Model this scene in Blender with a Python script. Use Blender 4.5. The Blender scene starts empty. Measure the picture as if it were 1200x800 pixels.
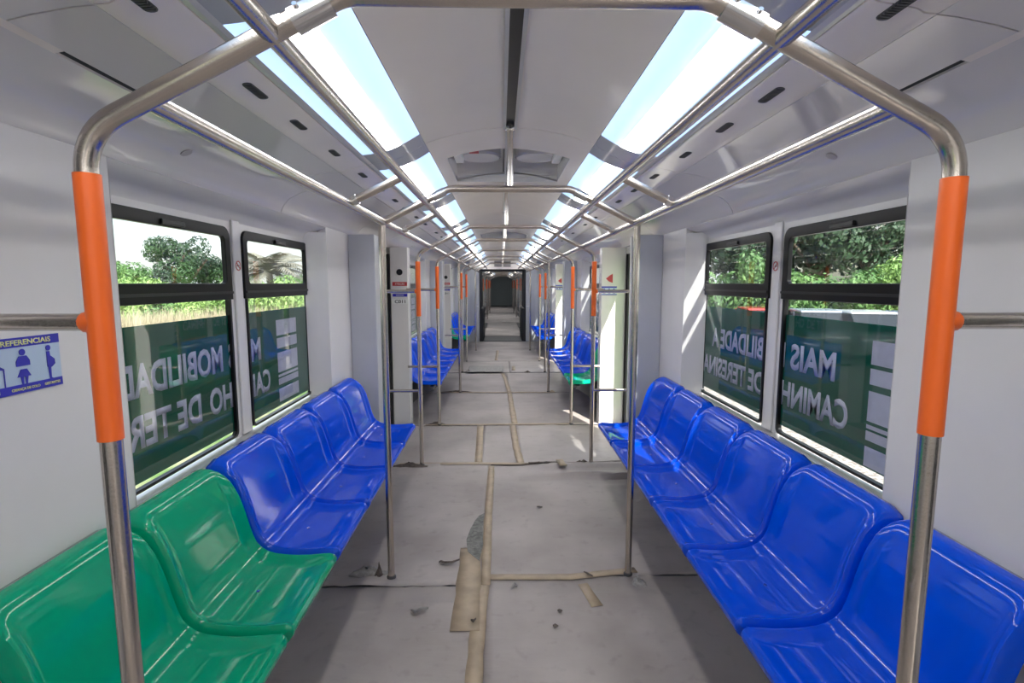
import bpy, math, random
from mathutils import Vector, Matrix
random.seed(7)
PI = math.pi
SC = bpy.context.scene
COL = SC.collection
# ---------------------------------------------------------------- camera
cam_d = bpy.data.cameras.new('camera'); cam = bpy.data.objects.new('camera', cam_d); COL.objects.link(cam)
cam_d.lens = 18.0; cam_d.sensor_width = 36.0; cam_d.clip_start = 0.02; cam_d.clip_end = 800
cam.location = (-0.045, 0.0, 1.5)
cam.rotation_euler = (math.radians(90) - math.atan(68/600), 0, -math.atan(13/600))
SC.camera = cam
# ---------------------------------------------------------------- world, sun, exposure
SKY_STRENGTH = 0.13
SUN_STRENGTH = 5.5
LAMP_STRENGTH = 7.0
w = bpy.data.worlds.new('sky'); SC.world = w; w.use_nodes = True
nt = w.node_tree; nt.nodes.clear()
out = nt.nodes.new('ShaderNodeOutputWorld'); bg = nt.nodes.new('ShaderNodeBackground')
sky = nt.nodes.new('ShaderNodeTexSky'); sky.sky_type = 'NISHITA'; sky.sun_disc = False
sky.sun_elevation = math.radians(48); sky.sun_rotation = math.radians(150); sky.air_density = 1.2; sky.dust_density = 2.0
nz = nt.nodes.new('ShaderNodeTexNoise'); nz.inputs['Scale'].default_value = 2.2; nz.inputs['Detail'].default_value = 6
tc = nt.nodes.new('ShaderNodeTexCoord'); nt.links.new(tc.outputs['Generated'], nz.inputs['Vector'])
rp = nt.nodes.new('ShaderNodeValToRGB'); rp.color_ramp.elements[0].position = .42; rp.color_ramp.elements[1].position = .62
mx = nt.nodes.new('ShaderNodeMixRGB'); mx.inputs[2].default_value = (9.0, 9.2, 9.6, 1)
nt.links.new(nz.outputs[0], rp.inputs[0]); nt.links.new(rp.outputs[0], mx.inputs[0]); nt.links.new(sky.outputs[0], mx.inputs[1])
nt.links.new(mx.outputs[0], bg.inputs[0]); bg.inputs[1].default_value = SKY_STRENGTH
nt.links.new(bg.outputs[0], out.inputs[0])
sd = bpy.data.lights.new('sun', 'SUN'); sd.energy = SUN_STRENGTH; sd.angle = math.radians(0.6); sd.color = (1, .96, .88)
sun = bpy.data.objects.new('sun', sd); COL.objects.link(sun)
SUN_DIR = Vector((-0.36, 1.0, -0.88)).normalized()
sun.rotation_euler = SUN_DIR.to_track_quat('-Z', 'Y').to_euler(); sun.location = (8, -8, 14)
SC.view_settings.view_transform = 'Standard'; SC.view_settings.look = 'None'
SC.view_settings.exposure = 1.2; SC.view_settings.gamma = 1.0; SC.view_settings.use_curve_mapping = False

# ---------------------------------------------------------------- materials
def mat(name, col, rough=.5, metal=0, bump=0, bscale=40, spec=.5, vary=0, vscale=6, col2=None, alpha=None, emis=None, coat=0):
    m = bpy.data.materials.new(name); m.use_nodes = True
    n = m.node_tree; b = n.nodes['Principled BSDF']
    b.inputs['Base Color'].default_value = (*col, 1); b.inputs['Roughness'].default_value = rough
    b.inputs['Metallic'].default_value = metal; b.inputs['Specular IOR Level'].default_value = spec
    if coat: b.inputs['Coat Weight'].default_value = coat; b.inputs['Coat Roughness'].default_value = .05
    t = n.nodes.new('ShaderNodeTexCoord')
    if vary or col2:
        z = n.nodes.new('ShaderNodeTexNoise'); z.inputs['Scale'].default_value = vscale; z.inputs['Detail'].default_value = 5
        n.links.new(t.outputs['Object'], z.inputs['Vector'])
        r = n.nodes.new('ShaderNodeValToRGB')
        c2 = col2 or tuple(max(0, c*(1-vary)) for c in col)
        r.color_ramp.elements[0].position = .35; r.color_ramp.elements[0].color = (*c2, 1)
        r.color_ramp.elements[1].position = .62; r.color_ramp.elements[1].color = (*col, 1)
        n.links.new(z.outputs[0], r.inputs[0]); n.links.new(r.outputs[0], b.inputs['Base Color'])
    if bump:
        z = n.nodes.new('ShaderNodeTexNoise'); z.inputs['Scale'].default_value = bscale; z.inputs['Detail'].default_value = 4
        n.links.new(t.outputs['Object'], z.inputs['Vector'])
        q = n.nodes.new('ShaderNodeBump'); q.inputs['Strength'].default_value = bump; q.inputs['Distance'].default_value = .01
        n.links.new(z.outputs[0], q.inputs['Height']); n.links.new(q.outputs[0], b.inputs['Normal'])
    if emis:
        b.inputs['Emission Color'].default_value = (*emis[:3], 1); b.inputs['Emission Strength'].default_value = emis[3]
    return m

MT = {}
MT['white'] = mat('white_laminate', (.78, .755, .745), .22, spec=.5, vary=.04, vscale=3)
MT['ceil'] = mat('ceiling_laminate', (.90, .83, .77), .17, spec=.5, vary=.05, vscale=2.5)
MT['gloss'] = mat('glossy_panel', (.74, .71, .70), .09, spec=.55)
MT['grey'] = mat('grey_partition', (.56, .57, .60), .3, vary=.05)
MT['steel'] = mat('brushed_steel', (.64, .585, .53), .24, metal=1, bump=.05, bscale=180)
MT['clamp'] = mat('bright_steel_clamp', (.75, .75, .76), .16, metal=1)
MT['orange'] = mat('orange_sleeve', (1.0, .17, .025), .3, bump=.02, bscale=60)
MT['blue'] = mat('blue_plastic', (.0, .085, .80), .07, spec=.4, vary=.06, vscale=4)
MT['green'] = mat('green_plastic', (.0, .38, .20), .07, spec=.4, vary=.06, vscale=4)
MT['black'] = mat('black_rubber', (.012, .012, .014), .35)
MT['blackgloss'] = mat('black_frame_paint', (.009, .009, .010), .3, spec=.2)
MT['dark'] = mat('dark_recess', (.015, .016, .02), .6)
MT['alu'] = mat('aluminium_sill', (.55, .56, .58), .3, metal=.6, bump=.03, bscale=90)
MT['floor'] = mat('grey_vinyl_floor', (.10, .10, .105), .6, bump=.2, bscale=200, vary=.2, vscale=60)
MT['tape'] = mat('tan_paper_tape', (.47, .37, .26), .5, vary=.22, vscale=12)
MT['scrap'] = mat('dirty_paper_scrap', (.16, .13, .115), .85, vary=.4, vscale=50)
MT['lightscrap'] = mat('pale_paper_scrap', (.40, .38, .36), .8, vary=.3, vscale=50)
MT['film'] = None
MT['letter'] = mat('lilac_vinyl_lettering', (.92, .84, 1.0), .5, vary=.08, vscale=30)
MT['signblue'] = mat('sign_blue', (.035, .035, .45), .35)
MT['signpale'] = mat('sign_pale_blue', (.50, .62, .78), .35)
MT['signwhite'] = mat('sign_white', (.78, .78, .76), .35)
MT['signyellow'] = mat('sign_lettering_yellow', (.85, .85, .35), .4)
MT['signred'] = mat('sign_red', (.55, .05, .06), .4)
MT['grille'] = mat('vent_grille_grey', (.07, .07, .075), .45)
MT['lens'] = mat('speaker_grey', (.48, .44, .43), .4)
MT['under'] = mat('seat_beam_grey', (.12, .12, .13), .4, metal=.5)
MT['bellows'] = mat('rubber_bellows', (.02, .022, .028), .55)
MT['farwall'] = mat('far_door_grey', (.30, .36, .37), .35)
MT['plastic_clear'] = mat('lamp_end_plastic', (.48, .50, .56), .12, spec=.6)
MT['bark'] = mat('tree_bark', (.12, .085, .06), .9, bump=.6, bscale=8, vary=.4)
MT['tyre'] = mat('car_tyre', (.02, .02, .02), .8)
MT['carglass'] = mat('car_glass', (.02, .025, .03), .05, spec=.8)

def paper_mat():
    m = bpy.data.materials.new('brown_kraft_floor_paper'); m.use_nodes = True; n = m.node_tree; b = n.nodes['Principled BSDF']
    t = n.nodes.new('ShaderNodeTexCoord')
    def noise(s, d=5, sc=(1, 1, 1)):
        mp = n.nodes.new('ShaderNodeMapping'); mp.inputs['Scale'].default_value = sc
        z = n.nodes.new('ShaderNodeTexNoise'); z.inputs['Scale'].default_value = s; z.inputs['Detail'].default_value = d
        n.links.new(t.outputs['Object'], mp.inputs[0]); n.links.new(mp.outputs[0], z.inputs['Vector']); return z
    a = noise(1.6, 6); r = n.nodes.new('ShaderNodeValToRGB')
    r.color_ramp.elements[0].position = .36; r.color_ramp.elements[0].color = (.32, .282, .266, 1)
    r.color_ramp.elements[1].position = .62; r.color_ramp.elements[1].color = (.45, .405, .385, 1)
    n.links.new(a.outputs[0], r.inputs[0])
    c = noise(14, 7); r2 = n.nodes.new('ShaderNodeValToRGB')
    r2.color_ramp.elements[0].position = .27; r2.color_ramp.elements[0].color = (.45, .43, .42, 1)
    r2.color_ramp.elements[1].position = .42; r2.color_ramp.elements[1].color = (1, 1, 1, 1)
    n.links.new(c.outputs[0], r2.inputs[0])
    mm = n.nodes.new('ShaderNodeMixRGB'); mm.blend_type = 'MULTIPLY'; mm.inputs[0].default_value = .28
    n.links.new(r.outputs[0], mm.inputs[1]); n.links.new(r2.outputs[0], mm.inputs[2]); n.links.new(mm.outputs[0], b.inputs['Base Color'])
    b.inputs['Roughness'].default_value = .48; b.inputs['Specular IOR Level'].default_value = .4
    d = noise(3, 4, (1, 3.5, 1)); q = n.nodes.new('ShaderNodeBump'); q.inputs['Strength'].default_value = .35; q.inputs['Distance'].default_value = .02
    n.links.new(d.outputs[0], q.inputs['Height']); n.links.new(q.outputs[0], b.inputs['Normal'])
    return m
MT['paper'] = paper_mat()

def see_through(name, col, k, rough=.1, spec=.5):
    """tinted sheet: k = share of light that passes straight through"""
    m = bpy.data.materials.new(name); m.use_nodes = True; n = m.node_tree; b = n.nodes['Principled BSDF']
    b.inputs['Base Color'].default_value = (*col, 1); b.inputs['Roughness'].default_value = rough; b.inputs['Specular IOR Level'].default_value = spec
    tr = n.nodes.new('ShaderNodeBsdfTransparent'); mix = n.nodes.new('ShaderNodeMixShader'); mix.inputs[0].default_value = k
    n.links.new(b.outputs[0], mix.inputs[1]); n.links.new(tr.outputs[0], mix.inputs[2])
    n.links.new(mix.outputs[0], n.nodes['Material Output'].inputs[0]); return m
MT['film'] = see_through('dark_green_window_film', (.0, .13, .085), .13, .6, spec=.15)
MT['greenfilm'] = see_through('bright_green_door_film', (.25, .62, .06), .2, .4)
_n = MT['greenfilm'].node_tree; _t = _n.nodes.new('ShaderNodeBsdfTranslucent'); _t.inputs[0].default_value = (.40, .72, .16, 1)
_n.links.new(_t.outputs[0], [q for q in _n.nodes if q.type == 'MIX_SHADER'][0].inputs[1])
def glass_mat():
    m = bpy.data.materials.new('window_glass'); m.use_nodes = True; n = m.node_tree; n.nodes.remove(n.nodes['Principled BSDF'])
    tr = n.nodes.new('ShaderNodeBsdfTransparent'); tr.inputs[0].default_value = (.86, .89, .90, 1)
    g = n.nodes.new('ShaderNodeBsdfGlossy'); g.inputs['Roughness'].default_value = .02
    ge = n.nodes.new('ShaderNodeNewGeometry'); dt = n.nodes.new('ShaderNodeVectorMath'); dt.operation = 'DOT_PRODUCT'
    n.links.new(ge.outputs['Normal'], dt.inputs[0]); n.links.new(ge.outputs['Incoming'], dt.inputs[1])
    def mth(op, a, b=None, v=None):
        q = n.nodes.new('ShaderNodeMath'); q.operation = op
        for i, x in enumerate((a, b)):
            if x is None: continue
            if isinstance(x, (int, float)): q.inputs[i].default_value = x
            else: n.links.new(x, q.inputs[i])
        return q.outputs[0]
    f = mth('ADD', mth('MULTIPLY', mth('POWER', mth('SUBTRACT', 1.0, mth('ABSOLUTE', dt.outputs['Value'])), 5.0), .9), .045)
    mix = n.nodes.new('ShaderNodeMixShader'); n.links.new(f, mix.inputs[0]); n.links.new(tr.outputs[0], mix.inputs[1]); n.links.new(g.outputs[0], mix.inputs[2])
    n.links.new(mix.outputs[0], n.nodes['Material Output'].inputs[0]); return m
MT['glass'] = glass_mat()
def lamp_mat():
    m = bpy.data.materials.new('lit_diffuser'); m.use_nodes = True; n = m.node_tree; b = n.nodes['Principled BSDF']
    b.inputs['Base Color'].default_value = (.7, .75, .8, 1); b.inputs['Roughness'].default_value = .15
    t = n.nodes.new('ShaderNodeTexCoord'); s = n.nodes.new('ShaderNodeSeparateXYZ'); n.links.new(t.outputs['Generated'], s.inputs[0])
    r = n.nodes.new('ShaderNodeValToRGB'); cr = r.color_ramp
    cr.elements[0].position = 0; cr.elements[0].color = (.035, .055, .09, 1)
    cr.elements[1].position = 1; cr.elements[1].color = (.035, .055, .09, 1)
    for p, c in ((.16, (.03, .047, .075)), (.31, (.035, .05, .07)), (.41, (.95, .93, .89)), (.5, (1, .96, .90)), (.59, (.95, .93, .89)), (.69, (.035, .05, .07)), (.84, (.03, .047, .075))):
        e = cr.elements.new(p); e.color = (*c, 1)
    n.links.new(s.outputs[0], r.inputs[0]); n.links.new(r.outputs[0], b.inputs['Emission Color'])
    b.inputs['Emission Strength'].default_value = LAMP_STRENGTH
    return m
MT['lamp'] = lamp_mat()
def leaf_mat(name, c1, c2):
    m = bpy.data.materials.new(name); m.use_nodes = True; n = m.node_tree; b = n.nodes['Principled BSDF']
    t = n.nodes.new('ShaderNodeTexCoord'); z = n.nodes.new('ShaderNodeTexNoise'); z.inputs['Scale'].default_value = 1.3; z.inputs['Detail'].default_value = 4
    r = n.nodes.new('ShaderNodeValToRGB'); r.color_ramp.elements[0].position = .35; r.color_ramp.elements[1].position = .65
    r.color_ramp.elements[0].color = (*c1, 1); r.color_ramp.elements[1].color = (*c2, 1)
    n.links.new(t.outputs['Object'], z.inputs[0]); n.links.new(z.outputs[0], r.inputs[0]); n.links.new(r.outputs[0], b.inputs['Base Color'])
    b.inputs['Roughness'].default_value = .6; return m
MT['leafdark'] = leaf_mat('dark_leaves', (.018, .045, .022), (.045, .10, .035))
MT['leafmid'] = leaf_mat('mid_leaves', (.06, .15, .04), (.14, .26, .07))
MT['leafpale'] = leaf_mat('pale_leaves', (.16, .30, .07), (.32, .45, .14))
MT['palm'] = leaf_mat('palm_leaves', (.16, .15, .12), (.26, .25, .19))
MT['drygrass'] = leaf_mat('dry_grass', (.40, .33, .22), (.55, .50, .34))
def ground_mat():
    m = bpy.data.materials.new('outside_ground'); m.use_nodes = True; n = m.node_tree; b = n.nodes['Principled BSDF']
    t = n.nodes.new('ShaderNodeTexCoord'); s = n.nodes.new('ShaderNodeSeparateXYZ'); n.links.new(t.outputs['Object'], s.inputs[0])
    z = n.nodes.new('ShaderNodeTexNoise'); z.inputs['Scale'].default_value = 18; z.inputs['Detail'].default_value = 8; n.links.new(t.outputs['Object'], z.inputs[0])
    g = n.nodes.new('ShaderNodeValToRGB'); g.color_ramp.elements[0].color = (.22, .18, .15, 1); g.color_ramp.elements[1].color = (.55, .50, .45, 1)
    g.color_ramp.elements[0].position = .4; g.color_ramp.elements[1].position = .6; n.links.new(z.outputs[0], g.inputs[0])
    z2 = n.nodes.new('ShaderNodeTexNoise'); z2.inputs['Scale'].default_value = .9; z2.inputs['Detail'].default_value = 8; n.links.new(t.outputs['Object'], z2.inputs[0])
    h = n.nodes.new('ShaderNodeValToRGB'); h.color_ramp.elements[0].color = (.12, .22, .05, 1); h.color_ramp.elements[1].color = (.40, .36, .22, 1)
    h.color_ramp.elements[0].position = .4; h.color_ramp.elements[1].position = .62; n.links.new(z2.outputs[0], h.inputs[0])
    lt = n.nodes.new('ShaderNodeMath'); lt.operation = 'LESS_THAN'; lt.inputs[1].default_value = -3.4; n.links.new(s.outputs[0], lt.inputs[0])
    mix = n.nodes.new('ShaderNodeMixRGB'); n.links.new(lt.outputs[0], mix.inputs[0]); n.links.new(g.outputs[0], mix.inputs[1]); n.links.new(h.outputs[0], mix.inputs[2])
    n.links.new(mix.outputs[0], b.inputs['Base Color']); b.inputs['Roughness'].default_value = .95; return m
MT['ground'] = ground_mat()

# ---------------------------------------------------------------- mesh helpers
class MB:
    def __init__(s): s.v = []; s.f = []
    def add(s, vs, fs):
        o = len(s.v); s.v += [tuple(p) for p in vs]; s.f += [tuple(i+o for i in f) for f in fs]; return s
    def box(s, x0, x1, y0, y1, z0, z1):
        if x0 > x1: x0, x1 = x1, x0
        if y0 > y1: y0, y1 = y1, y0
        vs = [(x0,y0,z0),(x1,y0,z0),(x1,y1,z0),(x0,y1,z0),(x0,y0,z1),(x1,y0,z1),(x1,y1,z1),(x0,y1,z1)]
        return s.add(vs, [(0,3,2,1),(4,5,6,7),(0,1,5,4),(1,2,6,5),(2,3,7,6),(3,0,4,7)])
    def prism(s, prof, y0, y1):           # closed (x,z) outline along y
        n = len(prof); vs = [(x, y0, z) for x, z in prof] + [(x, y1, z) for x, z in prof]
        fs = [(i, (i+1) % n, n+(i+1) % n, n+i) for i in range(n)] + [tuple(range(n-1, -1, -1)), tuple(range(n, 2*n))]
        return s.add(vs, fs)
    def poly(s, pts, off):                # closed planar outline given in 3D, extruded by off
        n = len(pts); off = Vector(off); vs = [Vector(p) for p in pts]; vs += [p+off for p in vs]
        return s.add(vs, [(i, (i+1) % n, n+(i+1) % n, n+i) for i in range(n)] + [tuple(range(n-1, -1, -1)), tuple(range(n, 2*n))])
    def ring(s, outer, inner, off):       # frame between two outlines with the same number of points
        n = len(outer); off = Vector(off); a = [Vector(p) for p in outer]; b = [Vector(p) for p in inner]
        vs = a + b + [p+off for p in a] + [p+off for p in b]; fs = []
        for i in range(n):
            j = (i+1) % n
            fs += [(i, j, n+j, n+i), (2*n+i, 3*n+i, 3*n+j, 2*n+j), (i, 2*n+i, 2*n+j, j), (n+i, n+j, 3*n+j, 3*n+i)]
        return s.add(vs, fs)
    def tube(s, path, r, n=12, cap=True):
        P = [Vector(p) for p in path]; L = len(P); rs = r if isinstance(r, (list, tuple)) else [r]*L
        T = []
        for i in range(L):
            d = (P[min(i+1, L-1)] - P[max(i-1, 0)]).normalized(); T.append(d)
        a = Vector((0, 0, 1)) if abs(T[0].z) < .9 else Vector((0, 1, 0))
        u = (a - T[0]*a.dot(T[0])).normalized(); vs = []; fs = []
        for i in range(L):
            u = (u - T[i]*u.dot(T[i])).normalized(); v = T[i].cross(u)
            for k in range(n):
                t = 2*PI*k/n; vs.append(P[i] + (u*math.cos(t) + v*math.sin(t))*rs[i])
        for i in range(L-1):
            for k in range(n):
                k2 = (k+1) % n; fs.append((i*n+k, i*n+k2, (i+1)*n+k2, (i+1)*n+k))
        if cap: fs += [tuple(range(n-1, -1, -1)), tuple(range((L-1)*n, L*n))]
        return s.add(vs, fs)
    def sheet(s, rows, thick=None):       # grid of points (list of rows)
        a = len(rows); b = len(rows[0]); vs = [p for r in rows for p in r]
        return s.add(vs, [(i*b+j, i*b+j+1, (i+1)*b+j+1, (i+1)*b+j) for i in range(a-1) for j in range(b-1)])
    def mesh(s, name, m, smooth=False):
        me = bpy.data.meshes.new(name); me.from_pydata(s.v, [], s.f); me.materials.append(m)
        import bmesh
        b = bmesh.new(); b.from_mesh(me); bmesh.ops.recalc_face_normals(b, faces=b.faces); b.to_mesh(me); b.free()
        if smooth:
            me.polygons.foreach_set('use_smooth', [True]*len(me.polygons))
            try: me.set_sharp_from_angle(angle=math.radians(40))
            except Exception: pass
        return me
    def build(s, name, m, parent=None, smooth=False, bevel=0, loc=None, solid=0):
        o = bpy.data.objects.new(name, s.mesh(name, m, smooth)); COL.objects.link(o)
        if parent is not None: o.parent = parent
        if loc: o.location = loc
        if solid: q = o.modifiers.new('t', 'SOLIDIFY'); q.thickness = solid; q.offset = 0
        if bevel: q = o.modifiers.new('b', 'BEVEL'); q.width = bevel; q.segments = 2; q.limit_method = 'ANGLE'
        return o
def tag(o, label, cat=None, group=None, kind=None):
    o['label'] = label
    if cat: o['category'] = cat
    if group: o['group'] = group
    if kind: o['kind'] = kind
    return o
def empty(name, loc=(0, 0, 0)):
    o = bpy.data.objects.new(name, None); COL.objects.link(o); o.location = loc; o.empty_display_size = .1; return o
def copy_tree(o, parent=None):
    c = o.copy(); COL.objects.link(c)
    if parent is not None: c.parent = parent
    for ch in list(o.children): copy_tree(ch, c)
    return c
def fillet(pts, rad, seg=7):
    P = [Vector(p) for p in pts]; out = [P[0]]
    for i in range(1, len(P)-1):
        a = (P[i-1]-P[i]); b = (P[i+1]-P[i]); r = rad[i] if isinstance(rad, dict) and i in rad else (rad if not isinstance(rad, dict) else 0)
        if r <= 0: out.append(P[i]); continue
        an = a.normalized(); bn = b.normalized(); ang = an.angle(bn); d = min(r/math.tan(ang/2), a.length*.49, b.length*.49)
        p0 = P[i]+an*d; p1 = P[i]+bn*d
        for k in range(seg+1):
            t = k/seg; out.append(p0*(1-t)**2 + P[i]*2*t*(1-t) + p1*t*t)
    out.append(P[-1]); return out
def rrect(a0, a1, b0, b1, r, seg=5, corners=(1, 1, 1, 1)):    # outline in (a,b): corners bl, br, tr, tl
    pts = []
    for (cx, cy, sx, sy, on, t0) in ((a0, b0, 1, 1, corners[0], PI), (a1, b0, -1, 1, corners[1], 1.5*PI), (a1, b1, -1, -1, corners[2], 0), (a0, b1, 1, -1, corners[3], .5*PI)):
        rr = r if on else .0005
        for k in range(seg+1):
            t = t0 + .5*PI*k/seg; pts.append((cx+sx*rr+rr*math.cos(t), cy+sy*rr+rr*math.sin(t)))
    return pts
def text_mesh(txt, m, h, width=None, bold=.0, ext=.0008, right=(0, 1, 0), up=(0, 0, 1), pos=(0, 0, 0), parent=None, name='lettering', align='LEFT', sx=1.0):
    c = bpy.data.curves.new('t', 'FONT'); c.body = txt; c.size = 1.0; c.extrude = 0; c.offset = bold; c.resolution_u = 3
    o = bpy.data.objects.new('t', c); COL.objects.link(o); bpy.context.view_layer.update()
    me = bpy.data.meshes.new_from_object(o); bpy.data.objects.remove(o); me.name = name
    xs = [v.co.x for v in me.vertices]; ys = [v.co.y for v in me.vertices]
    x0, x1 = min(xs), max(xs); y1 = max(ys); s = h/.73; sxx = (width/(x1-x0)) if width else s*sx
    R = Vector(right); U = Vector(up); N = R.cross(U); p = Vector(pos); W = (x1-x0)*sxx
    off = 0 if align == 'LEFT' else -W/2
    for v in me.vertices:
        v.co = p + R*((v.co.x-x0)*sxx + off) + U*(v.co.y*s) + N*0
    me.materials.clear(); me.materials.append(m)
    ob = bpy.data.objects.new(name, me); COL.objects.link(ob)
    if parent is not None: ob.parent = parent
    q = ob.modifiers.new('t', 'SOLIDIFY'); q.thickness = ext; q.offset = 0
    return ob

# ================================================================ STRUCTURE
BAYS = [0.0, 4.475, 8.95]            # three bays of the first carriage
CAR1_END = 13.25; CAR2_START = 14.55; CAR2_END = 34.6
floor = MB().box(-1.36, 1.36, -3.2, 35.2, -.06, 0).build('floor', MT['floor'])
tag(floor, 'grey vinyl train floor running the length of both carriages', 'floor', kind='structure')
ceiling = MB().box(-1.36, 1.36, -3.2, CAR1_END+.05, 2.40, 2.44).box(-1.36, -1.345, -3.2, CAR1_END, 1.88, 2.40).box(1.345, 1.36, -3.2, CAR1_END, 1.88, 2.40).build('ceiling', MT['dark'])
tag(ceiling, 'white panelled train ceiling with two rows of lamps and a centre slot', 'ceiling', kind='structure')

def strip(prof, y0, y1, side, thick=.006):
    rows = [[(side*x, y0, z) for x, z in prof], [(side*x, y1, z) for x, z in prof]]
    rows2 = [[(a, b, c+thick) for a, b, c in r] for r in rows]
    m = MB(); n = len(prof)
    vs = rows[0]+rows[1]+rows2[0]+rows2[1]; fs = []
    for i in range(n-1):
        fs += [(i, i+1, n+i+1, n+i), (2*n+i, 3*n+i, 3*n+i+1, 2*n+i+1), (i, 2*n+i, 2*n+i+1, i+1), (n+i, n+i+1, 3*n+i+1, 3*n+i)]
    fs += [(0, n, 3*n, 2*n), (n-1, 3*n-1, 4*n-1, 2*n-1)]
    return m.add(vs, fs)
def zc(x): return 2.225 - .47*x*x
SEC = [-3.1, -.45, 1.05, 2.5, 3.95, 5.45, 6.98, 8.5, 10.0, 11.6, 13.2]
LIGHT = [(.40 + .25*t, 2.15 - .09*t - .02*math.sin(PI*t)) for t in [i/8 for i in range(9)]]
COVE = [(1.0, 1.99), (1.04, 1.985), (1.08, 1.975), (1.12, 1.96), (1.155, 1.94), (1.18, 1.915), (1.195, 1.89), (1.20, 1.872), (1.205, 1.868)]
def ceiling_section(par, y0, y1, near, lamps=True, hole=None):
    g = .0022; a = y0+g; b = y1-g; xs0 = .02 if near else .009
    for s in (-1, 1):
        prof = [(x, zc(x)) for x in [xs0 + (.397-xs0)*i/10 for i in range(11)]]
        if hole:
            hx, h0, h1 = hole; prof_o = [(x, zc(x)) for x in (hx, hx+(.397-hx)/2, .397)]
            m = strip(prof, a, h0, s); q = strip(prof, h1, b, s); m.add(q.v, q.f); q = strip(prof_o, h0, h1, s); m.add(q.v, q.f)
        else: m = strip(prof, a, b, s)
        m.build('ceiling_panel', MT['ceil'], par, smooth=True)
        strip([(xs0, 2.226), (xs0-.001, 2.218), (xs0+.012, 2.217), (xs0+.012, 2.226)], a, b, s, .003).build('channel_lip', MT['alu'], par)
        # trough with lit diffuser and clear ends
        l0, l1 = (y0+.15, y1-.16)
        strip(LIGHT, a, l0, s).build('lamp_end_cover', MT['plastic_clear'], par, smooth=True)
        strip(LIGHT, l1, b, s).build('lamp_end_cover', MT['plastic_clear'], par, smooth=True)
        strip([(.65, 2.06), (.662, 2.054), (.675, 2.054)], a, b, s).build('lamp_trim', MT['alu'], par)
        strip([(.677, 2.052), (.69, 2.046), (.77, 2.034), (.785, 2.026), (.81, 2.024)], a, b, s).build('vent_strip', MT['ceil'], par, smooth=True)
        strip([(.812, 2.023), (.85, 2.019), (.93, 2.005), (.978, 1.993)], a, b, s).build('hatch_panel', MT['gloss'], par, smooth=True)
        if lamps:
            lm = strip([(x, z-.001) for x, z in LIGHT], l0+.003, l1-.003, s, .003).build('ceiling_lamp', MT['lamp'], None, smooth=True)
            side = 'left' if s < 0 else 'right'
            lm['side'] = side; LAMPS.append((lm, side, (y0+y1)/2))
LAMPS = []
for i in range(len(SEC)-1):
    ceiling_section(ceiling, SEC[i], SEC[i+1], SEC[i+1] <= 2.51, hole=(.33, 2.87, 3.5) if i == 3 else ((.33, 7.3, 7.95) if i == 6 else None))
for s in (-1, 1):      # dark slot beside the hatches, cove panels
    for a, b in ((-3.1, 1.18), (1.46, 13.2)):
        strip([(.979, 1.9935), (1.0, 1.989)], a, b, s, .004).build('slot_cover', MT['ceil'], ceiling)
    ys = [-3.1, -.2, 2.78, 4.2, 5.3, 7.2, 8.7, 9.8, 13.2]
    for a, b in zip(ys[:-1], ys[1:]):
        strip(COVE, a+.003, b-.003, s, .006).build('cove_panel', MT['gloss'], ceiling, smooth=True)
MB().box(-.03, .03, -3.1, 13.2, 2.235, 2.25).build('centre_channel', MT['black'], ceiling)
def dots(par, s, y):
    m = MB(); p = Vector((s*1.135, y, 1.953)); nrm = Vector((-s*.45, 0, -.89)).normalized()
    m.tube([p - nrm*.01, p + nrm*.004], .016, 20); m.tube([p+nrm*.003, p+nrm*.006], .019, 20)
    m.build('round_speaker', MT['lens'], par, smooth=True)
for s in (-1, 1):
    for y in (1.86, 6.4): dots(ceiling, s, y)
# small air grilles in the vent strips
for s in (-1, 1):
    for y, L in ((1.03, .15), (1.53, .12), (1.84, .11), (2.22, .10), (2.66, .11), (3.05, .10), (3.45, .11), (3.8, .1), (4.3, .11), (4.8, .11), (5.6, .11), (6.1, .11), (6.6, .11)):
        def zz(x): return 2.034 + (.77-x)*.15
        m = MB(); pts = rrect(.722, .748, y-L/2, y+L/2, .012, 3)
        m.poly([(s*x, yy, zz(x)-.002) for x, yy in pts], (0, 0, .004))
        k = y-L/2+.012
        while k < y+L/2-.01:
            m.box(s*.7235, s*.7465, k, k+.003, zz(.735)-.0045, zz(.735)); k += .009
        m.build('vent_grille', MT['grille'], ceiling)
# return-air recess behind the first cross hoop
def air_recess(y0, y1):
    m = MB(); X = .33; zt = 2.325
    m.box(-X-.006, -X, y0, y1, zc(X)-.002, zt).box(X, X+.006, y0, y1, zc(X)-.002, zt).box(-X, X, y0-.006, y0, 2.23, zt).box(-X, X, y1, y1+.006, 2.17, zt).box(-X, X, y0, y1, zt, zt+.006)
    m.build('air_recess_tray', MT['white'], ceiling)
    for s in (-1, 1):
        mm = MB(); c = Vector((s*.17, (y0+y1)/2+.06, 2.262)); mm.tube([c+Vector((0, 0, .06)), c+Vector((0, 0, .012)), c], [.13, .13, .118], 28)
        mm.build('air_duct_cap', MT['gloss'], ceiling, smooth=True)
        MB().box(s*.27, s*.318, y0+.05, y0+.4, 2.236, 2.275).build('recess_bracket', MT['signwhite'], ceiling, bevel=.003)
        MB().box(s*.225, s*.265, y0+.04, y0+.13, 2.24, 2.27).build('recess_connector', MT['black'], ceiling)
    MB().box(-.225, -.17, y0+.12, y0+.2, 2.245, 2.262).build('warning_label', MT['signred'], ceiling)
air_recess(2.87, 3.5); air_recess(7.3, 7.95)
ORD = ['first', 'second', 'third', 'fourth', 'fifth', 'sixth', 'seventh', 'eighth', 'ninth', 'tenth', 'eleventh', 'twelfth', 'thirteenth', 'fourteenth', 'fifteenth']

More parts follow.
